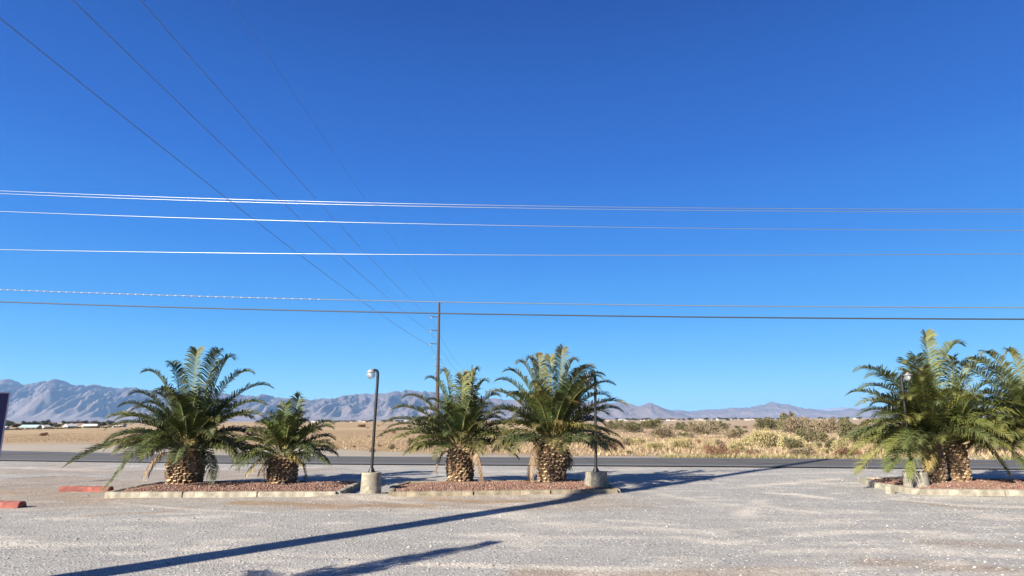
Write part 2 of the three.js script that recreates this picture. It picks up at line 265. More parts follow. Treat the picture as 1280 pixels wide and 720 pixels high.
function planter(label, outline, cuts, material, nStones, seed, mound) {
  const t = thing('planter_island', label, 'planter', 'kerbed palm planters'), r = random(seed);
  // kerbs, each stone its own part
  let k = 0; for (let i = 0; i < outline.length; i++) { const a = outline[i], b = outline[(i + 1) % outline.length], c = [0, ...(cuts[i] ?? []), 1]; for (let j = 0; j < c.length - 1; j++) { const p = a.clone().lerp(b, c[j]), q = a.clone().lerp(b, c[j + 1]); p.y += .006 * (r() - .5); part('kerb_stone', kerbStone(p, q, seed * 3.1 + 7 * k++), material, t); } }
  // bed of soil inside, slightly heaped
  const cx = outline.reduce((s, p) => s + p.x, 0) / outline.length, cz = outline.reduce((s, p) => s + p.z, 0) / outline.length;
  const inside = (x, z) => { let o = false; for (let i = 0, j = outline.length - 1; i < outline.length; j = i++) { const a = outline[i], b = outline[j]; if ((a.z > z) !== (b.z > z) && x < (b.x - a.x) * (z - a.z) / (b.z - a.z) + a.x) o = !o; } return o; };
  const rim = (x, z) => { let d = 9; for (let i = 0; i < outline.length; i++) { const a = outline[i], b = outline[(i + 1) % outline.length], dx = b.x - a.x, dz = b.z - a.z, q = clamp(((x - a.x) * dx + (z - a.z) * dz) / (dx * dx + dz * dz), 0, 1); d = Math.min(d, Math.hypot(x - a.x - q * dx, z - a.z - q * dz)); } return d; };
  const bedY = (x, z) => .105 + mound * smooth(.05, .9, rim(x, z)) + .03 * (fbm(x * 2, z * 2, 2) - .5);
  const sh = new THREE.Shape(outline.map((p) => new THREE.Vector2(p.x, -p.z))), b = new THREE.Box3().setFromPoints(outline), pos = [], uv = [], idx = [], NX = 80, NZ = 24;
  for (let j = 0; j <= NZ; j++) for (let i = 0; i <= NX; i++) { const u = i / NX, v = j / NZ; let x = lerp(b.min.x + .04, b.max.x - .04, u), z = lerp(b.min.z + .04, b.max.z - .04, v); const inn = inside(x, z); if (!inn) { const s = .9; x = cx + (x - cx) * s; z = cz + (z - cz) * s; } pos.push(x, inside(x, z) ? bedY(x, z) : -.1, z); uv.push(x, z); }
  for (let j = 0; j < NZ; j++) for (let i = 0; i < NX; i++) { const p = j * (NX + 1) + i; idx.push(p, p + NX + 1, p + 1, p + 1, p + NX + 1, p + NX + 2); }
  part('soil_bed', geo(pos, idx, null, uv), soilMat, t);
  const g = new THREE.IcosahedronGeometry(1, 0); rough(g, .3, 1.7, seed);
  const m = new THREE.InstancedMesh(g, lavaMat, nStones), q = new THREE.Object3D(), c = new THREE.Color();
  for (let i = 0; i < nStones; i++) { let x, z, n = 0; do { x = lerp(b.min.x, b.max.x, r()); z = lerp(b.min.z, b.max.z, r()); } while ((!inside(x, z) || rim(x, z) < .09) && n++ < 60); const s = .013 + .02 * r() * r(); q.position.set(x, bedY(x, z) + s * .4, z); q.rotation.set(r() * 6, r() * 6, r() * 6); q.scale.set(s, s * (.6 + .5 * r()), s * (.7 + .5 * r())); q.updateMatrix(); m.setMatrixAt(i, q.matrix); const v = .6 + .8 * r(), w = r(); if (w > .9) c.setRGB(.26 * v, .20 * v, .165 * v); else c.setRGB(.165 * v, (.078 + .028 * w) * v, (.055 + .022 * w) * v); m.setColorAt(i, c); }
  lit(m); m.name = 'lava_gravel'; m.userData.kind = 'stuff'; m.userData.label = 'crushed red lava stone'; t.add(m);
  return { t, bedY };
}
const zA = ground(300, 622).z, zAb = zA - 2.5, A0 = ground(134, 623), A1 = ground(421, 622.5);
const bedA = planter('kerbed island of red stone under the two palms left of the first lamp', [V(A0.x, 0, A0.z), V(A1.x, 0, A1.z), V(A1.x - .02, 0, A1.z - 1.35), V(A1.x - .1, 0, zAb), V(A0.x - .1, 0, zAb), V(A0.x - .15, 0, A0.z - .9)], { 0: [.335, .66], 3: [.33, .66] }, kerbMat, 11000, 21, .07);
const B0 = ground(489, 623), B1 = ground(772, 619.5);
const bedB = planter('soil stained kerbed island of red stone under the middle pair of palms', [V(B0.x, 0, B0.z), V(B1.x, 0, B1.z), V(B1.x - .05, 0, B1.z - 1.3), V(B1.x - .15, 0, B1.z - 2.5), V(B0.x, 0, B0.z - 2.5), V(B0.x - .22, 0, B0.z - 1.3)], { 0: [.36, .70], 3: [.36, .70] }, kerbDirty, 11000, 22, .07);
const C0 = ground(1124, 615), C1 = ground(1150, 619.5), C2 = ground(1300, 623);
const bedC = planter('round cornered kerbed island of red stone at the right edge of the lot', [V(C0.x, 0, C0.z), V(C1.x, 0, C1.z), V(C2.x + 3, 0, C2.z + .02), V(C2.x + 3.1, 0, C2.z - 2.7), V(C0.x + .3, 0, C0.z - 2.3), V(C0.x - .05, 0, C0.z - .9)], { 1: [.34, .67], 3: [.33, .66] }, kerbMat, 12000, 23, .06);
{ // broken end of a kerb left standing by the right island
  const p = ground(1113, 617.5), g = rough(new THREE.BoxGeometry(.12, .24, .16, 4, 4, 4), .012, 6, 3); g.rotateY(.35);
  const t = tag(lit(new THREE.Mesh(toCreasedNormals(at(g, 0, .06, 0), .6), kerbMat)), 'short broken stub of pale concrete kerb left of the right hand island', 'kerb stub'); t.name = numbered('kerb_stub'); t.position.copy(p); scene.add(t);
}

// ---------- palms ----------
const leafMat = new THREE.MeshPhysicalMaterial({ vertexColors: true, roughness: .55, side: THREE.DoubleSide, specularIntensity: .6 });
const stemMat = new THREE.MeshStandardMaterial({ vertexColors: true, roughness: .65 });
const trunkMat = mat(.13, .082, .048, 1), stubMat = new THREE.MeshStandardMaterial({ vertexColors: true, roughness: .9 });
const GREENS = [[.060, .083, .020], [.046, .070, .023], [.080, .098, .025], [.050, .076, .030], [.100, .110, .029]], LIGHT = [[.085, .105, .024], [.066, .090, .026], [.110, .122, .028], [.075, .098, .034], [.125, .128, .032]], YELLOW = [.26, .21, .065], DEAD = [.235, .155, .085], BLUISH = [.072, .098, .058];
// one feather frond along a Bezier rib: narrow pointed leaflets in two ranks, folded up in a shallow V, hanging a little at their ends
function frondParts(p0, p1, p2, o, r) {
  const p3 = p2.clone().lerp(V(p1.x, p2.y, p1.z), .42).add(V(0, p0.distanceTo(p2) * (o.curl ?? .15), 0)), c = new THREE.CubicBezierCurve3(p0, p0.clone().lerp(p1, .75), p3, p2), len = c.getLength(), N = Math.max(26, Math.round(len / (o.step ?? .025)));
  const pos = [], col = [], idx = [], up = V(0, 1, 0), side = V(), nor = V(), tan = V(), q = V(), tip = V(), mid = V();
  const fold = o.fold ?? .5, base = o.color, droop = o.droop ?? .25, wide = o.wide ?? .34, roll = o.roll ?? (r() - .5) * .5;
  for (let k = 0; k < N; k++) for (const s of [-1, 1]) {
    const u = (k + .2 + .5 * r()) / N; if (u < (o.bare ?? .13)) continue;
    c.getPoint(u, q); c.getTangent(u, tan); side.crossVectors(tan, up); if (side.lengthSq() < .02) side.set(1, 0, 0); side.normalize(); nor.crossVectors(side, tan).normalize();
    const cr = Math.cos(roll * u), sr = Math.sin(roll * u), sx = side.clone().multiplyScalar(cr).addScaledVector(nor, sr), nx = nor.clone().multiplyScalar(cr).addScaledVector(side, -sr);
    const env = Math.pow(Math.sin(Math.PI * Math.pow(clamp(u * .90 + .05, 0, 1), .72)), .6), L = wide * env * (.82 + .3 * r())  * (1 - .25 * smooth(.85, 1, u)), fw = .55 + .35 * u + 1.3 * smooth(.8, 1, u) + .25 * (r() - .5), f2 = fold + .5 * (r() - .5);
    const d = sx.multiplyScalar(s * Math.cos(f2)).addScaledVector(nx, Math.sin(f2)).addScaledVector(tan, fw).normalize();
    mid.copy(q).addScaledVector(d, L * .55); mid.y -= droop * L * .12; tip.copy(q).addScaledVector(d, L); tip.y -= droop * L * (.6 + .9 * r());
    const w = (o.blade ?? .015) * (.7 + .5 * r()), i0 = pos.length / 3;
    pos.push(q.x - tan.x * w * .6, q.y - tan.y * w * .6, q.z - tan.z * w * .6, q.x + tan.x * w * .6, q.y + tan.y * w * .6, q.z + tan.z * w * .6, mid.x - tan.x * w, mid.y - tan.y * w, mid.z - tan.z * w, mid.x + tan.x * w, mid.y + tan.y * w, mid.z + tan.z * w, tip.x, tip.y, tip.z);
    idx.push(i0, i0 + 1, i0 + 2, i0 + 1, i0 + 3, i0 + 2, i0 + 2, i0 + 3, i0 + 4);
    const brown = clamp((o.brown ?? 0) * smooth(.35, 1, u) * (.4 + 1.2 * r()), 0, 1), v = .75 + .5 * r();
    const a = [0, 1, 2].map((z) => lerp(base[z], DEAD[z], brown) * v), e = [0, 1, 2].map((z) => lerp(a[z], [.20, .17, .07][z], .22 + .3 * brown));
    col.push(...a, ...a, ...a, ...a, ...e);
  }
  const leaf = geo(pos, idx, col);
  // rib, tapering from a broad flat base
  const rp = [], rc = [], ri = [], M = 14;
  for (let k = 0; k <= M; k++) {
    const u = k / M; c.getPoint(u, q); c.getTangent(Math.min(u, .999), tan); side.crossVectors(tan, up); if (side.lengthSq() < .02) side.set(1, 0, 0); side.normalize(); nor.crossVectors(side, tan).normalize();
    const w = lerp(o.stem ?? .034, .004, Math.pow(u, .6)), h = w * .5;
    for (const [a, b] of [[-1, -.2], [0, 1], [1, -.2], [0, -1]]) rp.push(q.x + side.x * a * w + nor.x * b * h, q.y + side.y * a * w + nor.y * b * h, q.z + side.z * a * w + nor.z * b * h);
    const cc = o.dead ? DEAD : [lerp(.22, .13, u), lerp(.19, .145, u), lerp(.075, .045, u)]; for (let z = 0; z < 4; z++) rc.push(...cc);
  }
  for (let k = 0; k < M; k++) for (let z = 0; z < 4; z++) { const a = k * 4 + z, b = k * 4 + (z + 1) % 4; ri.push(a, b, a + 4, b, b + 4, a + 4); }
  return [leaf, geo(rp, ri, rc)];
}
function palm(label, spot, o) {
  const t = thing('date_palm', label, 'palm tree', 'short date palms along the lot', spot), r = random(o.seed);
  const H = o.trunkH, R = o.trunkR, px = o.px, top = V(0, H, 0);          // px: metres to one photograph pixel at this palm
  const prof = (u) => R * (.90 + .17 * Math.sin(Math.PI * (.15 + .75 * u)) - .10 * smooth(.85, 1.1, u));
  const lathe = []; for (let k = 0; k <= 14; k++) lathe.push(new THREE.Vector2(Math.max(.02, prof(k / 14) * (k === 14 ? .75 : 1) - .045), H * k / 14 * 1.12 - .03)); lathe.push(new THREE.Vector2(.01, H * 1.2));
  const tr = part('trunk', rough(new THREE.LatheGeometry(lathe, 26), .02, 6, o.seed), trunkMat, t);
  // stubs of cut leaf bases in spiral rows, pale on the cut, brown on the sides
  const list = []; const rows = Math.round(H / .082), per = Math.round(2 * Math.PI * R / .128);
  for (let j = 0; j < rows; j++) for (let i = 0; i < per; i++) {
    const u = (j + .5 + .55 * (r() - .5)) / rows, a = (i + (j % 2) * .5 + .35 * (r() - .5)) / per * 2 * Math.PI, w = .045 * (.8 + .45 * r()), h = .046 * (.75 + .55 * r()), d = .095 * (.6 + .7 * r());
    const g = new THREE.CylinderGeometry(1, 1.25, 1, 6, 1); g.rotateX(Math.PI / 2); // axis outwards (+z)
    const p = g.attributes.position, cc = [], nn = g.attributes.normal, cut = .7 + .6 * r(), cutC = r() > .2 ? [.60, .46, .27] : [.36, .24, .13];
    for (let k = 0; k < p.count; k++) { const out = p.getZ(k) > 0; p.setXYZ(k, p.getX(k) * w * (out ? .92 : 1), p.getY(k) * h * (out ? .8 : 1.2) + (out ? .030 : -.02), p.getZ(k) * d + (out ? -p.getY(k) * .035 : 0)); const f = nn.getZ(k) > .9 && out ? cutC : [.16, .10, .056]; cc.push(f[0] * cut, f[1] * cut, f[2] * cut); }
    g.setAttribute('color', new THREE.Float32BufferAttribute(cc, 3)); g.rotateX(-.35 - .3 * r()); g.rotateZ((r() - .5) * .4); at(g, 0, 0, prof(u) - .03); g.rotateY(a); at(g, 0, u * H, 0); const f = g.toNonIndexed(); f.computeVertexNormals(); list.push(f);
  }
  const stubs = part('leaf_base_stubs', mergeGeometries(list), stubMat, tr); stubs.userData.kind = 'stuff';
  const lower = (az, e, len) => V(Math.sin(az) * Math.cos(e) * len, Math.sin(e) * len, Math.cos(az) * Math.cos(e) * len);
  const add = (p0, p1, p2, q) => { const [leaf, rib] = frondParts(p0, p1, p2, q, r); const f = part(q.dead ? 'dead_frond' : 'frond', leaf, leafMat, t); part('rib', rib, stemMat, f); return f; };
  // fronds whose tips the photograph shows: [dx px, dy px up from trunk top, depth towards camera m, kind]
  for (const [dx, dy, dz, kind, arch] of o.tips) {
    const near1 = 1 - dz / -spot.z, tip = V(dx * px * near1 * .97, H + dy * px * near1, dz), az = Math.atan2(tip.x, tip.z), hor = Math.hypot(tip.x, tip.z), el = Math.atan2(tip.y - H - .1, hor);
    const e0 = kind === 'hang' || kind === 'dead' ? Math.max(.35, el + 1.35) : clamp(el + (arch ?? .5), -.2, 1.5), p0 = V(Math.sin(az) * R * .55, H + .05 + .25 * Math.max(0, Math.sin(el)), Math.cos(az) * R * .55), dist = p0.distanceTo(tip);
    const p1 = p0.clone().add(lower(az, e0, dist * (kind === 'hang' || kind === 'dead' ? .75 : .56)));
    const q = { color: (o.light ? LIGHT : GREENS)[Math.floor(r() * 5)], wide: o.wide * (.9 + .25 * r()), brown: o.brown ?? .12, droop: .25 };
    if (kind === 'dead') Object.assign(q, { color: DEAD, dead: true, wide: o.wide * .5, droop: 1.0, brown: 1, fold: -.6, roll: .2 });
    if (kind === 'hang') Object.assign(q, { droop: .8, wide: o.wide * .85 });
    if (kind === 'yellow') Object.assign(q, { color: YELLOW, droop: .7, brown: .5, wide: o.wide * .7 });
    if (kind === 'blue') Object.assign(q, { color: BLUISH });
    add(p0, p1, tip, q);
  }
  // the rest of the crown
  const n = o.fill, phase = r() * 6.28;
  for (let i = 0; i < n; i++) {
    const u = (i + .5) / n, az = phase + i * 2.39996 + .5 * (r() - .5), e0 = lerp(1.42, .22, Math.pow(u, .75)) + .16 * (r() - .5), len = o.len * lerp(.80, 1, smooth(0, .5, u)) * (.82 + .3 * r()) * (Math.abs(Math.sin(az)) * (1 - (o.squash ?? 0)) + (o.squash ?? 0) * .0 + Math.abs(Math.cos(az)) * 1 > 0 ? 1 : 1);
    const rr = R * lerp(.2, .7, u), p0 = V(Math.sin(az) * rr, H + lerp(.34, -.02, u), Math.cos(az) * rr), p1 = p0.clone().add(lower(az, e0, len * .58)), bend = lerp(.30, .62, u) + .3 * (r() - .5), p2 = p0.clone().add(lower(az, e0 - bend, len * .97));
    if (p2.y < -.02) p2.y = .02 + .1 * r();
    const w = r(); const low = H - (o.lift ?? .22); if (p2.y < low) p2.y = low + .3 * r(); add(p0, p1, p2, { color: w > .94 && u > .5 ? YELLOW : (o.light ? LIGHT : GREENS)[Math.floor(r() * 5)], wide: o.wide * (.85 + .3 * r()), brown: (o.brown ?? .12) * (u > .5 ? 1.3 : .6), droop: .2 + .3 * u });
  }
  // a few short dry stalks under the crown
  for (let i = 0; i < (o.dry ?? 6); i++) { const az = r() * 6.28, len = o.len * (.35 + .25 * r()), p0 = V(Math.sin(az) * R * .8, H - .05, Math.cos(az) * R * .8), p1 = p0.clone().add(lower(az, .25, len * .6)), p2 = p0.clone().add(lower(az, -.75 - .4 * r(), len)); if (p2.y > .1) add(p0, p1, p2, { color: DEAD, dead: true, wide: o.wide * .55, droop: .9, brown: 1 }); }
  return t;
}
const spotOn = (px, py, R, y = .16) => { const g = ground(px, py, y), d = V(g.x, 0, g.z).normalize(); return V(g.x + d.x * R * .8, y - .03, g.z + d.z * R * .8); };
const pxAt = (p) => Math.hypot(p.x * 0, p.z) / FOCAL * .985;
const S1 = spotOn(230, 606, .44), S2 = spotOn(352, 606, .36), S3 = spotOn(575, 602, .34), S4 = spotOn(690, 604, .36), S5 = spotOn(1171, 604, .26), S6 = spotOn(1201, 603, .26), S7 = spotOn(1316, 605, .34);
palm('large date palm with dark spreading crown, the leftmost in view', S1, { seed: 101, trunkH: .90, trunkR: .43, px: pxAt(S1), len: 1.75, wide: .43, fill: 56, tips: [
  [2, 121, .1], [36, 120, .3, '', .15], [43, 112, -.2, '', .2], [23, 105, -.5, '', .1], [81, 94, .2, 'blue'], [-62, 96, .3, 'blue'], [-40, 104, -.2], [-72, 69, .4], [-89, 54, .2], [-95, 40, .5], [-139, -13, .4, '', .6], [-132, -17, .9, '', .7], [-83, -43, .7, 'hang'], [57, -33, .8, 'hang'], [100, 55, .2], [106, 40, .5, '', .5], [95, 75, -.3], [32, 8, 1.1, 'yellow', .9], [-48, 15, 1.3, '', .8], [15, 60, 1.4], [-20, 70, 1.3], [85, 12, .6, '', .6], [-110, 12, -.2, '', .6]] });
palm('small date palm in the left island, nearest the first lamp', S2, { seed: 102, trunkH: .70, trunkR: .35, px: pxAt(S2), len: 1.25, wide: .35, fill: 42, tips: [
  [16, 74, 0], [3, 64, .3], [31, 45, .2], [66, 41, .3, '', .4], [68, -6, .5, 'hang'], [-34, -18, .6, 'yellow', .9], [34, -8, .5, 'yellow', .9], [-42, 32, .4], [-32, 42, .2], [48, 32, .4], [-22, 52, .1], [50, 15, .6, '', .5], [-50, 10, .3, '', .5], [20, 40, .8], [-10, 35, .9]] });
palm('date palm with a hanging brown frond, left one of the middle pair', S3, { seed: 103, trunkH: .88, trunkR: .34, px: pxAt(S3), len: 1.5, wide: .40, fill: 50, dry: 2, brown: .25, tips: [
  [-25, 94, .1, '', .25], [-44, 86, .3], [3, 88, .3, '', .2], [22, 96, 0, '', .2], [10, 90, -.3, '', .1], [35, 82, .2], [-75, 63, .2], [-88, 48, .3], [-97, 32, .4, '', .5], [-105, 15, .5, '', .55], [-95, 24, -.2, '', .5], [-83, 12, .8, '', .6], [50, 64, .2], [38, 42, .8], [32, -38, .7, 'dead'], [62, 30, .3, '', .5], [70, 12, .2, '', .6], [-30, 40, 1.1], [15, 45, 1.2], [-60, 35, .9]] });
palm('tallest date palm of the middle island, beside the leaning lamp', S4, { seed: 104, trunkH: 1.0, trunkR: .36, px: pxAt(S4), len: 1.68, wide: .42, fill: 56, dry: 2, brown: .35, tips: [
  [17, 117, 0, '', .15], [-18, 108, .2, '', .2], [-43, 100, .1, 'blue'], [-61, 90, .3], [-28, 104, -.3, '', .2], [2, 105, -.4, '', .1], [35, 103, .2, 'blue'], [55, 96, 1.0], [66, 87, 1.2], [80, 75, 1.1], [94, 50, 1.3], [90, 41, .6, '', .45], [72, 60, 1.4], [58, 78, 1.3], [50, 94, 1.8], [62, 84, 1.8], [57, 72, 1.9], [-72, 78, .2], [-83, 63, .4], [-78, 43, .6, '', .5], [-55, 23, .9, '', .7], [32, 53, 1.0, 'yellow', .6], [42, 23, .9, 'yellow', .8], [10, 28, 1.3, 'yellow', .7], [-28, -45, .5, 'dead'], [-50, 33, .9], [0, 60, 1.2], [-20, 75, .8], [60, 65, -.3]] });
palm('date palm with long arching fronds over the right hand lamp, left of its close pair', S5, { seed: 105, trunkH: .95, trunkR: .215, px: pxAt(S5), len: 1.75, wide: .46, fill: 40, lift: .0, dry: 1, light: true, brown: .1, tips: [
  [9, 136, .1, '', .2], [53, 124, .2, '', .5], [-73, 105, 1.5, '', .55], [-103, 85, .9, '', .8], [-107, 70, .7, '', .85], [-110, 50, .6, '', .9], [-102, 30, 1.0, '', 1.05], [-96, -5, 1.1, '', 1.15], [-86, -28, .8, '', 1.25], [-113, -8, .2, '', 1.15], [-92, 92, .2, '', .7], [-75, 60, 1.3, '', .95], [-31, 110, .8, '', .4], [-110, -32, .3, '', .9], [-92, -28, .9, '', 1.0], [-76, -36, 1.2, 'hang'], [-36, -28, .8, 'yellow', 1.1], [-100, 20, 1.0, '', .8], [-85, 0, 1.4, '', .9], [-52, 96, 1.5, '', .45], [-110, 5, -.2, '', .8], [-80, 60, 1.7, '', .6], [-60, 84, 1.7, '', .5], [-105, 38, .5, '', .7], [-68, 35, 1.6, '', .7], [-90, 62, -.3]] });
palm('date palm with fronds drooping to the kerb, right of its close pair', S6, { seed: 106, trunkH: .95, trunkR: .215, px: pxAt(S6), len: 1.7, wide: .46, fill: 36, lift: .0, dry: 1, light: true, brown: .1, tips: [
  [22, 105, -.2], [64, 100, -.3, '', .5], [63, 50, .9, '', .8], [70, 15, .8, '', .8], [51, -58, 1.6, 'hang'], [36, -30, .7, 'hang'], [90, 30, .4, '', .6], [75, -10, .6, '', .9], [50, 75, .5], [95, 5, .7, '', .9], [80, 45, 1.0, '', .8], [60, 25, 1.3, '', .9]] });
palm('date palm cut off by the right edge of the picture', S7, { seed: 107, trunkH: 1.0, trunkR: .32, px: pxAt(S7), len: 1.85, wide: .42, fill: 46, dry: 2, light: true, brown: .12, tips: [
  [-113, 95, .1, 'blue', .3], [-94, 102, .2, '', .4], [-68, 110, .1, '', .3], [-76, 90, .3, 'blue'], [-95, 60, .4, '', .5], [-85, 30, .7, '', .7], [-60, 70, .9], [-30, 112, 0]] });
{ // a palm standing left of the camera; only the shadow of its upper fronds reaches into the picture
  const tipShadow = ground(612, 677), Ht = 3.9, L = Ht / Math.tan(SUN_EL), b = tipShadow.clone().addScaledVector(shadowDir, -L);
  palm('date palm standing left of the camera, known by the shadow of its upright fronds', V(b.x, -.02, b.z), { seed: 108, trunkH: 1.3, trunkR: .30, px: .02, len: 1.1, wide: .3, fill: 16, dry: 3, tips: [[0, 128, 0, '', .02], [-12, 118, .1, '', .03], [-16, 102, .1, '', .05], [-34, 84, .2, '', .1], [9, 96, -.2, '', .05], [-26, 70, .3, '', .1], [26, 58, -.3, '', .1]] });
}

// ---------- lamps ----------
const poleMat = mat(.018, .017, .017, .45, { metalness: .3 }), lampCap = mat(.40, .40, .39, .4, { metalness: .4 });
const glassMat = new THREE.MeshPhysicalMaterial({ color: 0xdddddd, roughness: .2, transmission: .8, thickness: 0 });
const footMat = new THREE.MeshStandardMaterial({ color: new THREE.Color().setRGB(.45, .41, .33), map: concreteMap, roughness: .95 }), footGrey = new THREE.MeshStandardMaterial({ color: new THREE.Color().setRGB(.35, .32, .265), map: concreteMap, roughness: .95 }), footPale = new THREE.MeshStandardMaterial({ color: new THREE.Color().setRGB(.52, .475, .40), map: concreteMap, roughness: .95 });
function lamp(label, spot, o) {
  const t = thing('lamp_post', label, 'lamp post', 'low lamps on concrete footings', spot);
  const fh = o.fh, pts = o.square ? 4 : 32;
  const f = o.square ? new THREE.BoxGeometry(o.r0 * 2, fh, o.r0 * 1.7, 8, 6, 8) : new THREE.CylinderGeometry(o.r1, o.r0, fh, 40, 5);
  if (o.square) { const p = f.attributes.position; for (let i = 0; i < p.count; i++) { const k = p.getY(i) > 0 ? o.r1 / o.r0 : 1; p.setX(i, p.getX(i) * k); p.setZ(i, p.getZ(i) * k); } f.rotateY(o.turn ?? 0); }
  rough(f, .007, 5, o.seed); part('concrete_footing', toCreasedNormals(at(f, 0, fh / 2 - .03, 0), .6), o.mat, t);
  const b = V(o.off ?? 0, fh - .03, 0), top = V(b.x + o.lean, o.h, o.leanZ ?? 0), d = top.clone().sub(b).normalize();
  const plate = new THREE.CylinderGeometry(.085, .095, .03, 20); part('base_plate', at(plate, b.x, b.y + .012, b.z), poleMat, t);
  part('anchor_collar', at(new THREE.CylinderGeometry(.05, .075, .07, 20), b.x, b.y + .06, b.z), poleMat, t);
  const hook = []; for (let k = 0; k <= 6; k++) { const a = k / 6 * Math.PI * .8; hook.push(V(top.x + (Math.cos(a) - 1) * .075 * (o.hook ? -1 : 1), top.y + Math.sin(a) * .075, top.z + .02 * k / 6)); }
  const curve = [b, b.clone().lerp(top, .33), b.clone().lerp(top, .66), ...hook];
  part('pole', tube(curve, .036, 60, 12), poleMat, t);
  const e = hook[6], cap = new THREE.LatheGeometry([[.002, .075], [.04, .07], [.075, .04], [.105, 0], [.105, -.012], [.09, -.012]].map((a) => new THREE.Vector2(...a)), 28);
  const head = part('lamp_cap', at(cap, e.x - .03 * (o.hook ? -1 : 1), e.y - .02, e.z + .02), lampCap, t);
  part('glass_globe', at(new THREE.LatheGeometry([[.088, -.005], [.112, -.05], [.115, -.09], [.095, -.135], [.055, -.165], [.002, -.175]].map((a) => new THREE.Vector2(...a)), 28), e.x - .03 * (o.hook ? -1 : 1), e.y - .02, e.z + .02), glassMat, head);
  part('bulb', at(new THREE.SphereGeometry(.035, 16, 12).scale(1, 1.5, 1), e.x - .03 * (o.hook ? -1 : 1), e.y - .085, e.z + .02), mat(.8, .8, .78, .5), head);
  return t;
}
{
  const L1 = ground(461, 620.5); lamp('white headed lamp on a round concrete footing between the two left islands', V(L1.x, 0, L1.z - .2), { r0: .262, r1: .232, fh: .58, h: 2.98, lean: .06, mat: footMat, seed: 2 });
  const L2 = ground(747, 610, .13); lamp('leaning dark lamp pole on a grey block at the end of the middle island', V(L2.x, .10, L2.z - .2), { r0: .24, r1: .215, fh: .44, h: 2.75, lean: .05, square: true, turn: .3, mat: footGrey, seed: 5 });
  const L3 = ground(1146, 611, .12); lamp('dark lamp pole on a wide whitish footing under the right hand palms', V(L3.x + .27, .09, L3.z - .42), { r0: .285, r1: .27, fh: .42, h: 2.75, lean: .06, off: -.08, hook: 1, mat: footPale, seed: 8 });
  const s = ground(0, 609).addScaledVector(shadowDir, -3.2); lamp('lamp post outside the left edge, seen only by its thin shadow', V(s.x, 0, s.z), { r0: .26, r1: .23, fh: .5, h: 2.9, lean: .02, mat: footMat, seed: 11 });
}

// ---------- red wheel stops ----------
const redMat = new THREE.MeshStandardMaterial({ color: new THREE.Color().setRGB(.33, .10, .08), map: concreteMap, roughness: .9 });
function wheelStop(label, a, b, seed) {
  const L = a.distanceTo(b), s = new THREE.Shape(); s.moveTo(-.1, 0); s.lineTo(-.09, .07); s.quadraticCurveTo(-.075, .125, -.045, .13); s.lineTo(.045, .13); s.quadraticCurveTo(.075, .125, .09, .07); s.lineTo(.1, 0);
  const g = new THREE.ExtrudeGeometry(s, { depth: L, steps: 14, bevelEnabled: true, bevelSize: .012, bevelThickness: .012, bevelSegments: 2 }); rough(g, .005, 7, seed);
  const t = tag(lit(new THREE.Mesh(toCreasedNormals(g, .7), redMat)), label, 'wheel stop', 'red wheel stops'); t.name = numbered('wheel_stop'); t.position.set(a.x, lotY(a.x, a.z) - .01, a.z); t.rotation.y = Math.atan2(b.x - a.x, b.z - a.z); scene.add(t);
}
wheelStop('faded red concrete wheel stop crossed by shadows beside the left island', ground(77, 614.5), ground(138, 615), 3);
wheelStop('faded red concrete wheel stop cut off by the left edge', ground(-40, 634), ground(27, 635), 9);

// ---------- sign at the left edge ----------
{
  const right = ground(0, 600).setY(0), e = ground(150, 592).addScaledVector(shadowDir, -3.15).add(V(-.42, 0, 0)), t = thing('sign_board', 'dark purple sign board on posts cut off by the left edge', 'sign', null, V(e.x, 0, e.z), Math.atan2(-shadowDir.z, shadowDir.x));
  const W = 1.9, purple = mat(.030, .022, .075, .5), frame = mat(.42, .38, .46, .5);
  part('panel', at(new THREE.BoxGeometry(W, 2.2, .05), -W / 2, 1.625, 0), purple, t);
  part('frame_edge', at(new THREE.BoxGeometry(.04, 2.28, .075), .021, 1.625, 0), frame, t); part('frame_edge', at(new THREE.BoxGeometry(.04, 2.28, .075), -W - .021, 1.625, 0), frame, t);
  part('frame_rail', at(new THREE.BoxGeometry(W - .002, .04, .075), -W / 2, 2.746, 0), frame, t); part('frame_rail', at(new THREE.BoxGeometry(W - .002, .04, .075), -W / 2, .504, 0), frame, t);
  for (const x of [-.3, -W + .3]) part('post', at(new THREE.BoxGeometry(.07, .55, .06), x, .21, 0), frame, t);
}

// ---------- overhead lines ----------
const steel = mat(.052, .036, .034, .8), woodMat = mat(.11, .075, .05, .9), ceramic = mat(.35, .34, .33, .4), alu = mat(.33, .33, .325, .36, { metalness: .75 }), dullAlu = mat(.16, .16, .16, .6), blackCable = mat(.03, .03, .035, .6);
const HT = 16.5;
function tower(label, spot, H, drops, reach, r0) {
  const t = thing('transmission_pole', label, 'utility pole', 'steel transmission poles', spot), arms = [];
  part('shaft', at(new THREE.CylinderGeometry(r0 * .48, r0, H + .3, 16), 0, H / 2 - .15, 0), steel, t);
  for (const d of drops) {
    const y = H - d, a = part('davit_arm', tube([V(-.1, y, 0), V(-reach / 2, y + .05, 0), V(-reach, y + .08, 0)], .05, 8, 8), steel, t);
    part('insulator', at(new THREE.LatheGeometry([[.01, .05], [.06, 0], [.03, -.05], [.06, -.1], [.03, -.15], [.06, -.2], [.01, -.25]].map((p) => new THREE.Vector2(...p)), 10), .03 - reach, y + .02, 0), ceramic, a); arms.push(V(spot.x + .03 - reach, spot.y + y - .22, spot.z));
  }
  for (const d of [7.0, 7.9, 8.8]) { const y = H - d, b = part('crossbar', at(new THREE.BoxGeometry(.85, .06, .07), 0, y, 0), steel, t); for (const s of [-1, 1]) part('insulator', at(new THREE.CylinderGeometry(.04, .04, .14, 8), s * .39, y + .1, 0), ceramic, b); }
  return { arms, top: V(spot.x, spot.y + H, spot.z) };
}
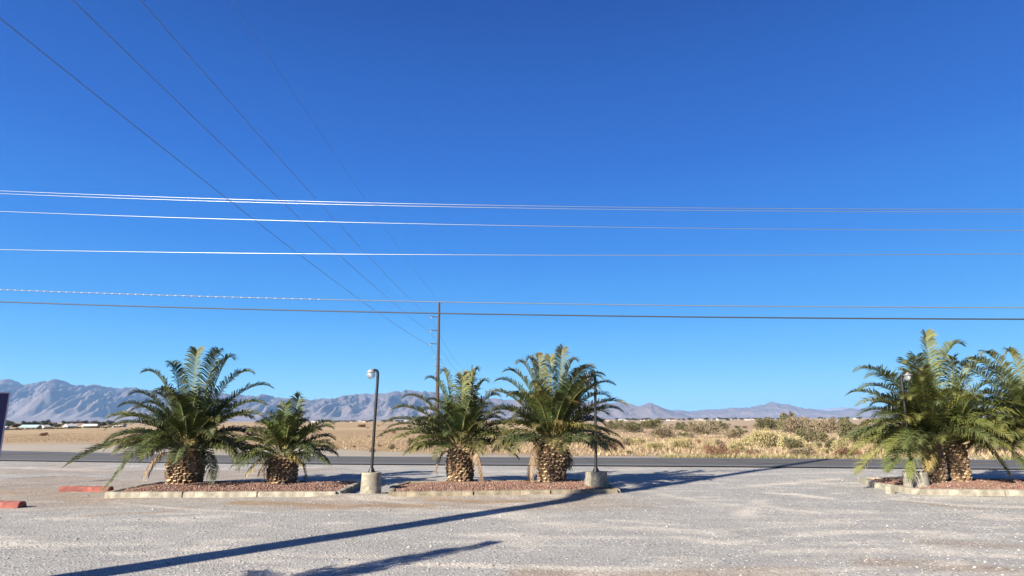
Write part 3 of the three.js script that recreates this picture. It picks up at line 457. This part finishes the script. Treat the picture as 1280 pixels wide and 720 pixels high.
function span(a, b, sag) { const p = []; for (let k = 0; k <= 40; k++) { const u = k / 40, q = a.clone().lerp(b, u); q.y -= sag * 4 * u * (1 - u); p.push(q); } return p; }
function wire(label, pts, radius, material, group) { const m = tag(lit(new THREE.Mesh(tube(pts, radius, pts.length * 2, 6), material)), label, 'power line', group); m.name = numbered('power_line'); scene.add(m); return m; }
{
  const far = (px, py) => { const d = ray(px, py), t = (HT - EYE - .4) / d.y; return V(d.x * t, -.4, d.z * t); };
  const H0 = 17.6, p1 = far(549, 378), p2 = far(590, 456), tip = ground(1038, 574), p0 = tip.clone().addScaledVector(shadowDir, -H0 / Math.tan(SUN_EL));
  const t0 = tower('steel transmission pole behind the camera, known by its long shadow across the lot', p0, H0, [2.0, 4.1, 6.15], 1.45, .33), t1 = tower('tall brown steel transmission pole with three side arms above the middle palms', p1, HT, [1.85, 3.55, 5.2], 1.0, .27), t2 = tower('farther steel transmission pole peeking above the palm fronds', p2, HT, [1.85, 3.55, 5.2], 1.0, .27);
  console.log('towers', p0, p1, p2);
  const names = ['upper', 'middle', 'lower'];
  t1.arms.forEach((a, i) => { wire('thin ' + names[i] + ' conductor rising to the upper left from the side arm of the tall pole', span(t0.arms[i], a, .7), .011, dullAlu, 'transmission wires'); wire('thin ' + names[i] + ' conductor running away from the tall pole to the farther one', span(a, t2.arms[i], 1.2), .016, dullAlu, 'transmission wires'); });
  wire('faint topmost shield wire from the tip of the tall pole over the lot', span(t0.top, t1.top, .6), .007, dullAlu, 'transmission wires');
}
{
  // line along the near side of the road, hung between two wooden poles outside the frame
  const plane = (px, py) => { const d = ray(px, py), k = .17, t = -23 / (d.z - k * d.x); return V(d.x * t, EYE + d.y * t, d.z * t); };
  const XL = -35.6, XR = 44, zOf = (x) => -23 + .17 * x;
  const lines = [['upper bright power line of the topmost close pair', [[0, 238.5], [640, 257], [1280, 261.5]], .0105, alu], ['lower bright power line of the topmost close pair', [[0, 242], [640, 260], [1280, 265]], .0105, alu], ['third bright power line from the top, crossing the whole sky', [[0, 264.2], [640, 282], [1280, 288]], .0105, alu], ['fourth bright power line from the top, crossing the whole sky', [[0, 312], [640, 318.8], [1280, 317.3]], .0115, alu], ['upper of the two low cables, with sun glints painted in as pale dashes on the left', [[0, 362], [640, 379], [1280, 384.6]], .017, mat(.12, .13, .15, .6)], ['lowest dark cable crossing behind the tall pole tip', [[0, 377.3], [640, 393.2], [1280, 399]], .024, blackCable]];
  const ends = [];
  for (const [label, pts, rad, m] of lines) {
    const [a, b, c] = pts.map((p) => plane(...p)), f = (x) => a.y * (x - b.x) * (x - c.x) / ((a.x - b.x) * (a.x - c.x)) + b.y * (x - a.x) * (x - c.x) / ((b.x - a.x) * (b.x - c.x)) + c.y * (x - a.x) * (x - b.x) / ((c.x - a.x) * (c.x - b.x));
    const p = []; for (let k = 0; k <= 40; k++) { const x = lerp(XL, XR, k / 40); p.push(V(x, f(x), zOf(x))); } ends.push([p[0], p[40]]);
    const w = wire(label, p, rad, m, 'roadside wires');
    if (label.startsWith('upper of')) { const g = new THREE.CylinderGeometry(.017, .017, .08, 8); g.rotateZ(Math.PI / 2 + .12); const glintMat = mat(.55, .55, .54, .5); for (let x = -23.2; x < -7.5; x += .37) { const b2 = part('painted_glint', g, glintMat, w); b2.position.set(x, f(x), zOf(x)); } }  // pale pieces put in to stand for sun glints on the twisted cable
  }
  console.log('wire ends', JSON.stringify(ends.map((e) => e.map((p) => +p.y.toFixed(2)))));
  [0, 1].forEach((s) => {
    const x = s ? XR : XL, H = Math.max(...ends.map((e) => e[s].y)) + .5, t = thing('wooden_pole', s ? 'wooden utility pole outside the right edge carrying the roadside wires' : 'wooden utility pole outside the left edge carrying the roadside wires', 'utility pole', 'wooden poles', V(x, -.05, zOf(x) - .22));
    part('shaft', at(new THREE.CylinderGeometry(.12, .17, H + .4, 14), 0, H / 2 - .15, 0), woodMat, t);
    for (const e of ends) { const y = e[s].y + .05; part('bracket', at(new THREE.BoxGeometry(.06, .07, .24), 0, y - .05, .16), steel, t); }
  });
}

// ---------- desert shrubs ----------
const shrubMat = new THREE.MeshStandardMaterial({ vertexColors: true, roughness: .95, side: THREE.DoubleSide });
function shrubGeometry(seed, n, cols, o) {   // many short twigs and small leaves filling a lumpy mound one metre wide
  const r = random(seed), pos = [], col = [], idx = [], lobes = []; for (let k = 0; k < (o.lobes ?? 6); k++) { const a = r() * 6.28, q = .34 * Math.sqrt(r()); lobes.push([q * Math.cos(a), q * Math.sin(a), .16 + .14 * r(), (o.h ?? .6) * (.55 + .5 * r())]); }
  for (let i = 0; i < n; i++) {
    const [lx, lz, lr, lh] = lobes[Math.floor(r() * lobes.length)], a = r() * 6.28, e = Math.pow(r(), .6) * 1.5, rad = Math.pow(r(), .28);
    const x = lx + Math.cos(a) * Math.cos(e) * lr * rad, z = lz + Math.sin(a) * Math.cos(e) * lr * rad, y = Math.max(.01, lh * rad * Math.sin(e));
    const L = (o.blade ?? .07) * (.6 + .9 * r()), w = (o.w ?? .018) * (.6 + .8 * r()), d = V(x - lx * .4 + (r() - .5) * .4, y * .7 + .15 + (r() - .5) * .3, z - lz * .4 + (r() - .5) * .4).normalize(), s = V(r() - .5, r() - .5, r() - .5).cross(d).normalize(), i0 = pos.length / 3;
    pos.push(x - s.x * w, y - s.y * w, z - s.z * w, x + s.x * w, y + s.y * w, z + s.z * w, x + d.x * L, y + d.y * L, z + d.z * L); idx.push(i0, i0 + 1, i0 + 2);
    const c = cols[Math.floor(r() * cols.length)], v = .7 + .6 * r(); for (let k = 0; k < 3; k++) col.push(c[0] * v, c[1] * v, c[2] * v);
  }
  for (let k = 0; k < 26; k++) { const [lx, lz, lr, lh] = lobes[k % lobes.length], i0 = pos.length / 3, x = lx + (r() - .5) * lr * 1.4, z = lz + (r() - .5) * lr * 1.4, y = lh * (.5 + .4 * r()), w = .006; pos.push(lx * .3 - w, 0, lz * .3, lx * .3 + w, 0, lz * .3 + w, x, y, z); idx.push(i0, i0 + 1, i0 + 2); for (let q = 0; q < 3; q++) col.push(.10, .075, .05); }
  return geo(pos, idx, col);
}
const KINDS = {
  green: { name: 'creosote_bush', what: 'olive green creosote bush', cols: [[.095, .09, .038], [.068, .068, .03], [.125, .115, .05], [.12, .095, .05]], o: { h: .62, blade: .05, w: .016, lobes: 8 } },
  straw: { name: 'straw_bush', what: 'straw yellow mounded bush', cols: [[.34, .28, .13], [.29, .24, .11], [.38, .32, .165], [.23, .195, .085]], o: { h: .42, blade: .05, w: .010, lobes: 10 } },
  grey: { name: 'grey_shrub', what: 'grey brown twiggy shrub', cols: [[.19, .145, .09], [.15, .115, .07], [.25, .195, .13], [.17, .14, .075]], o: { h: .5, blade: .07, w: .011, lobes: 7 } },
  rust: { name: 'rusty_shrub', what: 'rusty brown low shrub', cols: [[.20, .105, .06], [.15, .085, .05], [.25, .15, .09]], o: { h: .48, blade: .06, w: .012, lobes: 6 } },
};
for (const k in KINDS) { const K = KINDS[k]; K.geos = [0, 1, 2].map((v) => shrubGeometry(500 + v * 7 + k.length * 31, 2400, K.cols, K.o)); }
function shrub(kind, x, z, width, height, turn, label, v) {
  const K = KINDS[kind], m = lit(new THREE.Mesh(K.geos[v % 3], shrubMat)); m.name = numbered(K.name); m.position.set(x, terrainY(x, z) - .02, z); m.rotation.y = turn; m.scale.set(width, height / K.o.h, width);
  tag(m, label ?? K.what + ' among others on the open desert beyond the road', 'shrub', 'desert shrubs'); m.userData.group = label ? 'desert shrubs' : K.name.replace(/_/g, ' ') + ' scatter'; scene.add(m);
}
const onLand = (px, py) => { let g = ground(px, py); for (let k = 0; k < 6; k++) g = ground(px, py, terrainY(g.x, g.z)); return g; };
for (const [kind, px, py, w, h, label] of [   // centre of foot, width and height in photograph pixels
  ['rust', 895, 571, 30, 15, 'rusty brown rounded shrub close behind the road, right of centre'], ['rust', 921, 570, 13, 9, 'small rusty shrub just right of the largest rusty one'], ['rust', 935, 570, 14, 8, 'low rusty shrub second right of the largest rusty one'], ['straw', 851, 561, 30, 13, 'straw yellow mound standing alone left of the big yellow mounds'],
  ['straw', 962, 560, 46, 22, 'largest straw yellow mound beyond the road'], ['straw', 985, 562, 40, 16, 'straw mound overlapping the largest one on its right'], ['straw', 940, 558, 22, 14, 'straw mound at the left foot of the largest one'], ['green', 992, 563, 24, 15, 'dark green bush in front of the yellow mounds'], ['green', 978, 556, 18, 12, 'small green bush set into the yellow mounds'],
  ['green', 1014, 553, 36, 16, 'bright olive bush right of the yellow mounds'], ['green', 1022, 561, 14, 8, 'small round green bush before pale dirt at right'], ['green', 1042, 562, 20, 14, 'green bush left of the right hand palms near the road'], ['green', 1062, 552, 46, 28, 'big olive bush half hidden by the right hand palms'], ['green', 1090, 556, 44, 26, 'olive bush glimpsed behind the right hand lamp'], ['straw', 1052, 566, 22, 18, 'orange straw tuft beside the right hand palms'],
  ['green', 985, 541, 40, 24, 'tallest airy green bush standing against the hills'], ['green', 962, 537, 36, 14, 'wide olive bush left of the tallest airy bush'], ['grey', 1000, 542, 40, 18, 'grey brown thicket right of the tallest airy bush'], ['grey', 1030, 541, 36, 16, 'grey brown thicket farther right in front of pale flats'], ['grey', 1002, 570, 40, 10, 'low grey brown brush along the road at right'], ['rust', 1060, 572, 40, 12, 'rusty brush along the road under the right palms'],
  ['green', 766, 537, 24, 11, 'olive bush just right of the middle palms'], ['green', 788, 541, 34, 14, 'wide olive bush second right of the middle palms'], ['green', 815, 536, 30, 12, 'olive bush third right of the middle palms'], ['grey', 830, 548, 34, 14, 'grey shrub between the olive bushes and the lone yellow mound'], ['green', 850, 538, 24, 10, 'olive bush above the lone yellow mound'], ['grey', 880, 543, 40, 15, 'wide grey shrub in the middle of the right field'], ['green', 897, 539, 26, 13, 'olive shrub right of the wide grey one'], ['green', 925, 545, 18, 9, 'small olive shrub at the middle of the right field'], ['grey', 915, 548, 24, 10, 'grey shrub near the middle of the right field'],
  ['straw', 818, 562, 26, 10, 'low straw mound near the road right of the middle palms'], ['straw', 795, 556, 24, 9, 'low straw mound behind the second lamp shadow'], ['green', 1180, 566, 60, 24, 'green bush behind the right hand palm trunks'], ['green', 1140, 568, 50, 16, 'low green growth behind the right hand lamp'], ['green', 1245, 564, 50, 26, 'green bush at the far right behind palm fronds'],
  ['rust', 455, 534, 14, 4, 'small brown bush alone on the left field beside the first lamp'], ['rust', 54, 545, 12, 4, 'small brown bush on the golden field at far left'],
]) { const g = onLand(px, py), s = -g.z / FOCAL; shrub(kind, g.x, g.z, w * s * 1.1, h * s * 1.05, px * .37, label, Math.floor(px) % 3); }
{
  const r = random(909), ks = ['grey', 'green', 'straw', 'grey', 'rust', 'grey', 'green', 'straw']; let n = 0;
  while (n < 210) {
    const px = n < 170 ? 735 + 560 * r() : 330 + 420 * r(), py = 527.5 + 40 * Math.pow(r(), 1.9), g = onLand(px, py), beyond = -g.z - roadFar(g.x); if (beyond < 2.5 || -g.z > 320) { if (r() > .5) n += .001; continue; }
    const k = ks[Math.floor(r() * ks.length)], w = (.5 + 1.3 * r() * r()) * (n < 170 ? 1 : .6) * (1 + smooth(60, 200, -g.z)); shrub(k, g.x, g.z, w, w * (.32 + .25 * r()), r() * 6.28, null, Math.floor(r() * 3)); n++;
  }
}
{ // dry grass and weeds: tufts over the field, a greener fringe along the far edge of the road on the right
  const r = random(31), pos = [], idx = [], col = [];
  for (let k = 0; k < 11; k++) { const a = r() * 6.28, l = .5 + .6 * r(), w = .05, i0 = pos.length / 3, d = .25 + .5 * r(), bx = (r() - .5) * .5, bz = (r() - .5) * .5; pos.push(bx + Math.cos(a + 1.57) * w, 0, bz + Math.sin(a + 1.57) * w, bx - Math.cos(a + 1.57) * w, 0, bz - Math.sin(a + 1.57) * w, bx + Math.cos(a) * d, l, bz + Math.sin(a) * d); idx.push(i0, i0 + 1, i0 + 2); }
  const g = geo(pos, idx), n = 24000, m = new THREE.InstancedMesh(g, mat(1, 1, 1, 1, { side: THREE.DoubleSide }), n), q = new THREE.Object3D(), c = new THREE.Color();
  for (let i = 0; i < n; i++) {
    let x, z, beyond, n1, green = i < 1800;
    for (;;) { if (green) { x = 7 + 30 * r(); beyond = .35 + 1.8 * r() * r(); z = -roadFar(x) - beyond; if (fbm(x * .5, 3) > .38 || r() > .8) break; } else { const Z = 27 + 110 * Math.pow(r(), 1.8); x = (r() * 2 - 1) * Z * .9; z = -Z; beyond = Z - roadFar(x); n1 = fbm(x * .10, z * .2, 3); const w = lerp(15, 2.5, smooth(-26, 2, x)); if (beyond > w && n1 + .35 * r() > .52) break; } }
    const s = green ? .12 + .14 * r() : (.10 + .16 * r()) * lerp(.72, 1, smooth(-6, 8, x)); q.position.set(x, terrainY(x, z) - .01, z); q.rotation.set(0, r() * 6.28, 0); q.scale.set(s * 1.3, s * (.7 + .6 * r()), s * 1.3); q.updateMatrix(); m.setMatrixAt(i, q.matrix);
    const v = .75 + .5 * r(); if (green && r() > .35) c.setRGB(.20 * v, .195 * v, .075 * v); else { const w = r(); c.setRGB(lerp(.43, .31, w) * v, lerp(.335, .215, w) * v, lerp(.20, .12, w) * v); } m.setColorAt(i, c);
  }
  lit(m); m.name = 'dry_grass'; m.userData = { kind: 'stuff', label: 'dry golden grass and weeds over the desert field', category: 'grass' }; scene.add(m);
}
{ // small white marker post on the right flats
  const g = onLand(1033.5, 534), s = -g.z / FOCAL, t = tag(lit(new THREE.Mesh(new THREE.CylinderGeometry(.6 * s, .7 * s, 6.5 * s, 10).translate(0, 3.1 * s, 0), mat(.75, .74, .7))), 'small white marker post standing on the right flats', 'post'); t.name = numbered('marker_post'); t.position.copy(g); scene.add(t);
}

// ---------- houses and trees on the far side of the field ----------
const wallWhite = mat(.46, .43, .38), wallTan = mat(.40, .31, .23), roofTeal = mat(.30, .42, .43, .7), roofWhite = mat(.50, .475, .43, .8), roofBrown = mat(.19, .13, .10), windowMat = mat(.05, .055, .06, .2);
function house(label, pos, w, d, h, rise, wall, roof, turn, group, small) {
  const t = thing('house', label, 'house', group, pos, turn);
  const wl = part('wall', at(new THREE.BoxGeometry(w, h + 1, d), 0, h / 2 - .5, 0), wall, t);
  const s = new THREE.Shape(); s.moveTo(-d / 2 - .5, 0); s.lineTo(0, rise); s.lineTo(d / 2 + .5, 0); s.lineTo(d / 2 + .5, -.2); s.lineTo(0, rise - .2); s.lineTo(-d / 2 - .5, -.2); const g = new THREE.ExtrudeGeometry(s, { depth: w + 1, bevelEnabled: false }); at(g, 0, h + .2, -w / 2 - .5); g.rotateY(Math.PI / 2); part('roof', g, roof, t);
  const gs = new THREE.Shape(); gs.moveTo(-d / 2, 0); gs.lineTo(0, rise - .05); gs.lineTo(d / 2, 0); for (const e of [-1, 1]) { const gg = new THREE.ExtrudeGeometry(gs, { depth: .2, bevelEnabled: false }); at(gg, 0, h - .02, -.1); gg.rotateY(Math.PI / 2); at(gg, e * (w / 2 - .12), 0, 0); part('gable', gg, wall, t); }
  if (!small) for (const x of [-.3, 0, .3]) part('window', at(new THREE.BoxGeometry(w * .1, h * .4, .1), x * w, h * .55, d / 2 + .03), windowMat, wl);
  return t;
}
const treeMat = new THREE.MeshStandardMaterial({ vertexColors: true, roughness: .95, side: THREE.DoubleSide }), barkMat = mat(.09, .065, .045);
function crownGeometry(seed, n, cols) {
  const r = random(seed), pos = [], col = [], idx = [], lobes = []; for (let k = 0; k < 9; k++) { const a = r() * 6.28, q = .30 * Math.sqrt(r()); lobes.push([q * Math.cos(a), .45 + .35 * r(), q * Math.sin(a), .15 + .13 * r()]); }
  for (let i = 0; i < n; i++) { const [lx, ly, lz, lr] = lobes[i % 9], a = r() * 6.28, e = Math.asin(2 * r() - 1), q = lr * Math.pow(r(), .35), x = lx + q * Math.cos(a) * Math.cos(e), y = ly + q * Math.sin(e) * .85, z = lz + q * Math.sin(a) * Math.cos(e), s = .06, i0 = pos.length / 3; for (let k = 0; k < 3; k++) pos.push(x + (r() - .5) * s * 2, y + (r() - .5) * s * 2, z + (r() - .5) * s * 2); idx.push(i0, i0 + 1, i0 + 2); const c = cols[Math.floor(r() * cols.length)]; for (let k = 0; k < 3; k++) col.push(...c); }
  return geo(pos, idx, col);
}
const crowns = [crownGeometry(71, 1400, [[.06, .06, .025], [.045, .05, .02], [.075, .075, .03]]), crownGeometry(72, 1400, [[.075, .06, .03], [.05, .045, .022], [.09, .075, .035]]), crownGeometry(73, 1400, [[.035, .04, .022], [.05, .055, .025]])];
const trunkGeo = new THREE.CylinderGeometry(.02, .035, .5, 8).translate(0, .22, 0);
function tree(label, pos, w, h, v, turn, group) { const t = thing('shade_tree', label, 'tree', group, pos, turn); t.scale.set(w, h, w); part('trunk', trunkGeo, barkMat, t); part('crown', crowns[v % 3], treeMat, t); return t; }
const farSpot = (px, Z) => { const g = atDepth(px, 525, Z); return V(g.x, terrainY(g.x, g.z), g.z); };
{
  const HG = 'houses beyond the golden field', TG = 'trees around the far houses';
  const row = [['white walled house at the far left edge beside the sign', 4, 640, 9, 2.2, 1.6, wallWhite, roofWhite, .2], ['house with a pale turquoise roof beyond the golden field', 40, 610, 15, 2, 2.3, wallTan, roofTeal, .1], ['white roofed cottage right of the turquoise roofed house', 57, 640, 7, 2.2, 1.8, wallWhite, roofWhite, 1.3], ['white house with a steep pale gable in the middle of the far row', 89, 615, 9, 2.2, 2.2, wallWhite, roofWhite, 1.1], ['brown roofed house between the two white ones', 101, 650, 7, 3, 1.8, wallTan, roofBrown, .1], ['long low white house at the right of the far row', 115, 610, 13, 2, 1.8, wallWhite, roofWhite, .15], ['low white house glimpsed behind the leftmost palm', 150, 650, 10, 2.4, 1.8, wallWhite, roofBrown, .1]];
  for (const [label, px, Z, w, h, rise, wall, roof, turn] of row) house(label, farSpot(px, Z), w, 8, h, rise, wall, roof, turn, HG);
  const far = [[12, 680, 14, 10.5, 0, 'round olive tree left of the turquoise roof'], [23, 690, 12, 8, 1, 'low brown green tree right of the round olive one'], [34, 700, 12, 10, 2, 'dark tree behind the turquoise roof on its left'], [45, 710, 13, 10, 2, 'dark tree right behind the turquoise roof'], [56, 700, 13, 11, 2, 'tallest dark tree behind the white cottage'], [66, 690, 11, 8, 1, 'low tree right of the white cottage'], [73, 620, 10, 5, 0, 'pale olive tree between the white houses'], [84, 700, 12, 9, 2, 'dark tree behind the steep gable on its left'], [95, 710, 13, 9.6, 1, 'broad brown green tree behind the steep gable'], [105, 715, 12, 9, 2, 'dark tree behind the brown roof'], [119, 700, 13, 8.4, 1, 'low tree behind the long white house'], [128, 610, 11, 6, 0, 'pale tree at the right end of the long white house'], [140, 690, 13, 8, 2, 'dark tree behind the fronds of the leftmost palm'], [-8, 690, 13, 9, 1, 'tree at the far left edge behind the sign']];
  for (const [px, Z, w, h, v, label] of far) tree(label, farSpot(px, Z), w, h, v, px, TG);
  { const r = random(55); for (let k = 0; k < 26; k++) { const g = farSpot(-30 + 180 * k / 25 + 3 * r(), 596 + 10 * r()); shrub(k % 3 ? 'green' : 'grey', g.x, g.z, 6 + 3 * r(), 1.3 + .8 * r(), r() * 6, 'low hedge bush along the far side of the golden field', k); } }
  const r = random(66);
  for (let k = 0; k < 30; k++) { const px = k < 10 ? 372 + 140 * r() : 745 + 330 * r(), Z = 1500 + 500 * r(), g = farSpot(px, Z); house('tiny pale house in the far town along the horizon', g, 8 + 6 * r(), 9, 2.6, 1.6, r() > .5 ? wallWhite : wallTan, r() > .5 ? roofWhite : roofBrown, (r() - .5) * .6, 'houses of the far town', true); }
  for (let k = 0; k < 120; k++) { const px = k < 42 ? 366 + 160 * r() : 738 + 340 * r(), Z = 1450 + 650 * r(), g = farSpot(px, Z); tree('tiny dark tree in the far town along the horizon', g, 11 + 9 * r(), 5.5 + 4.5 * r() * r(), Math.floor(r() * 3), r() * 6, 'trees of the far town'); }
}
renderer.render(scene, camera);
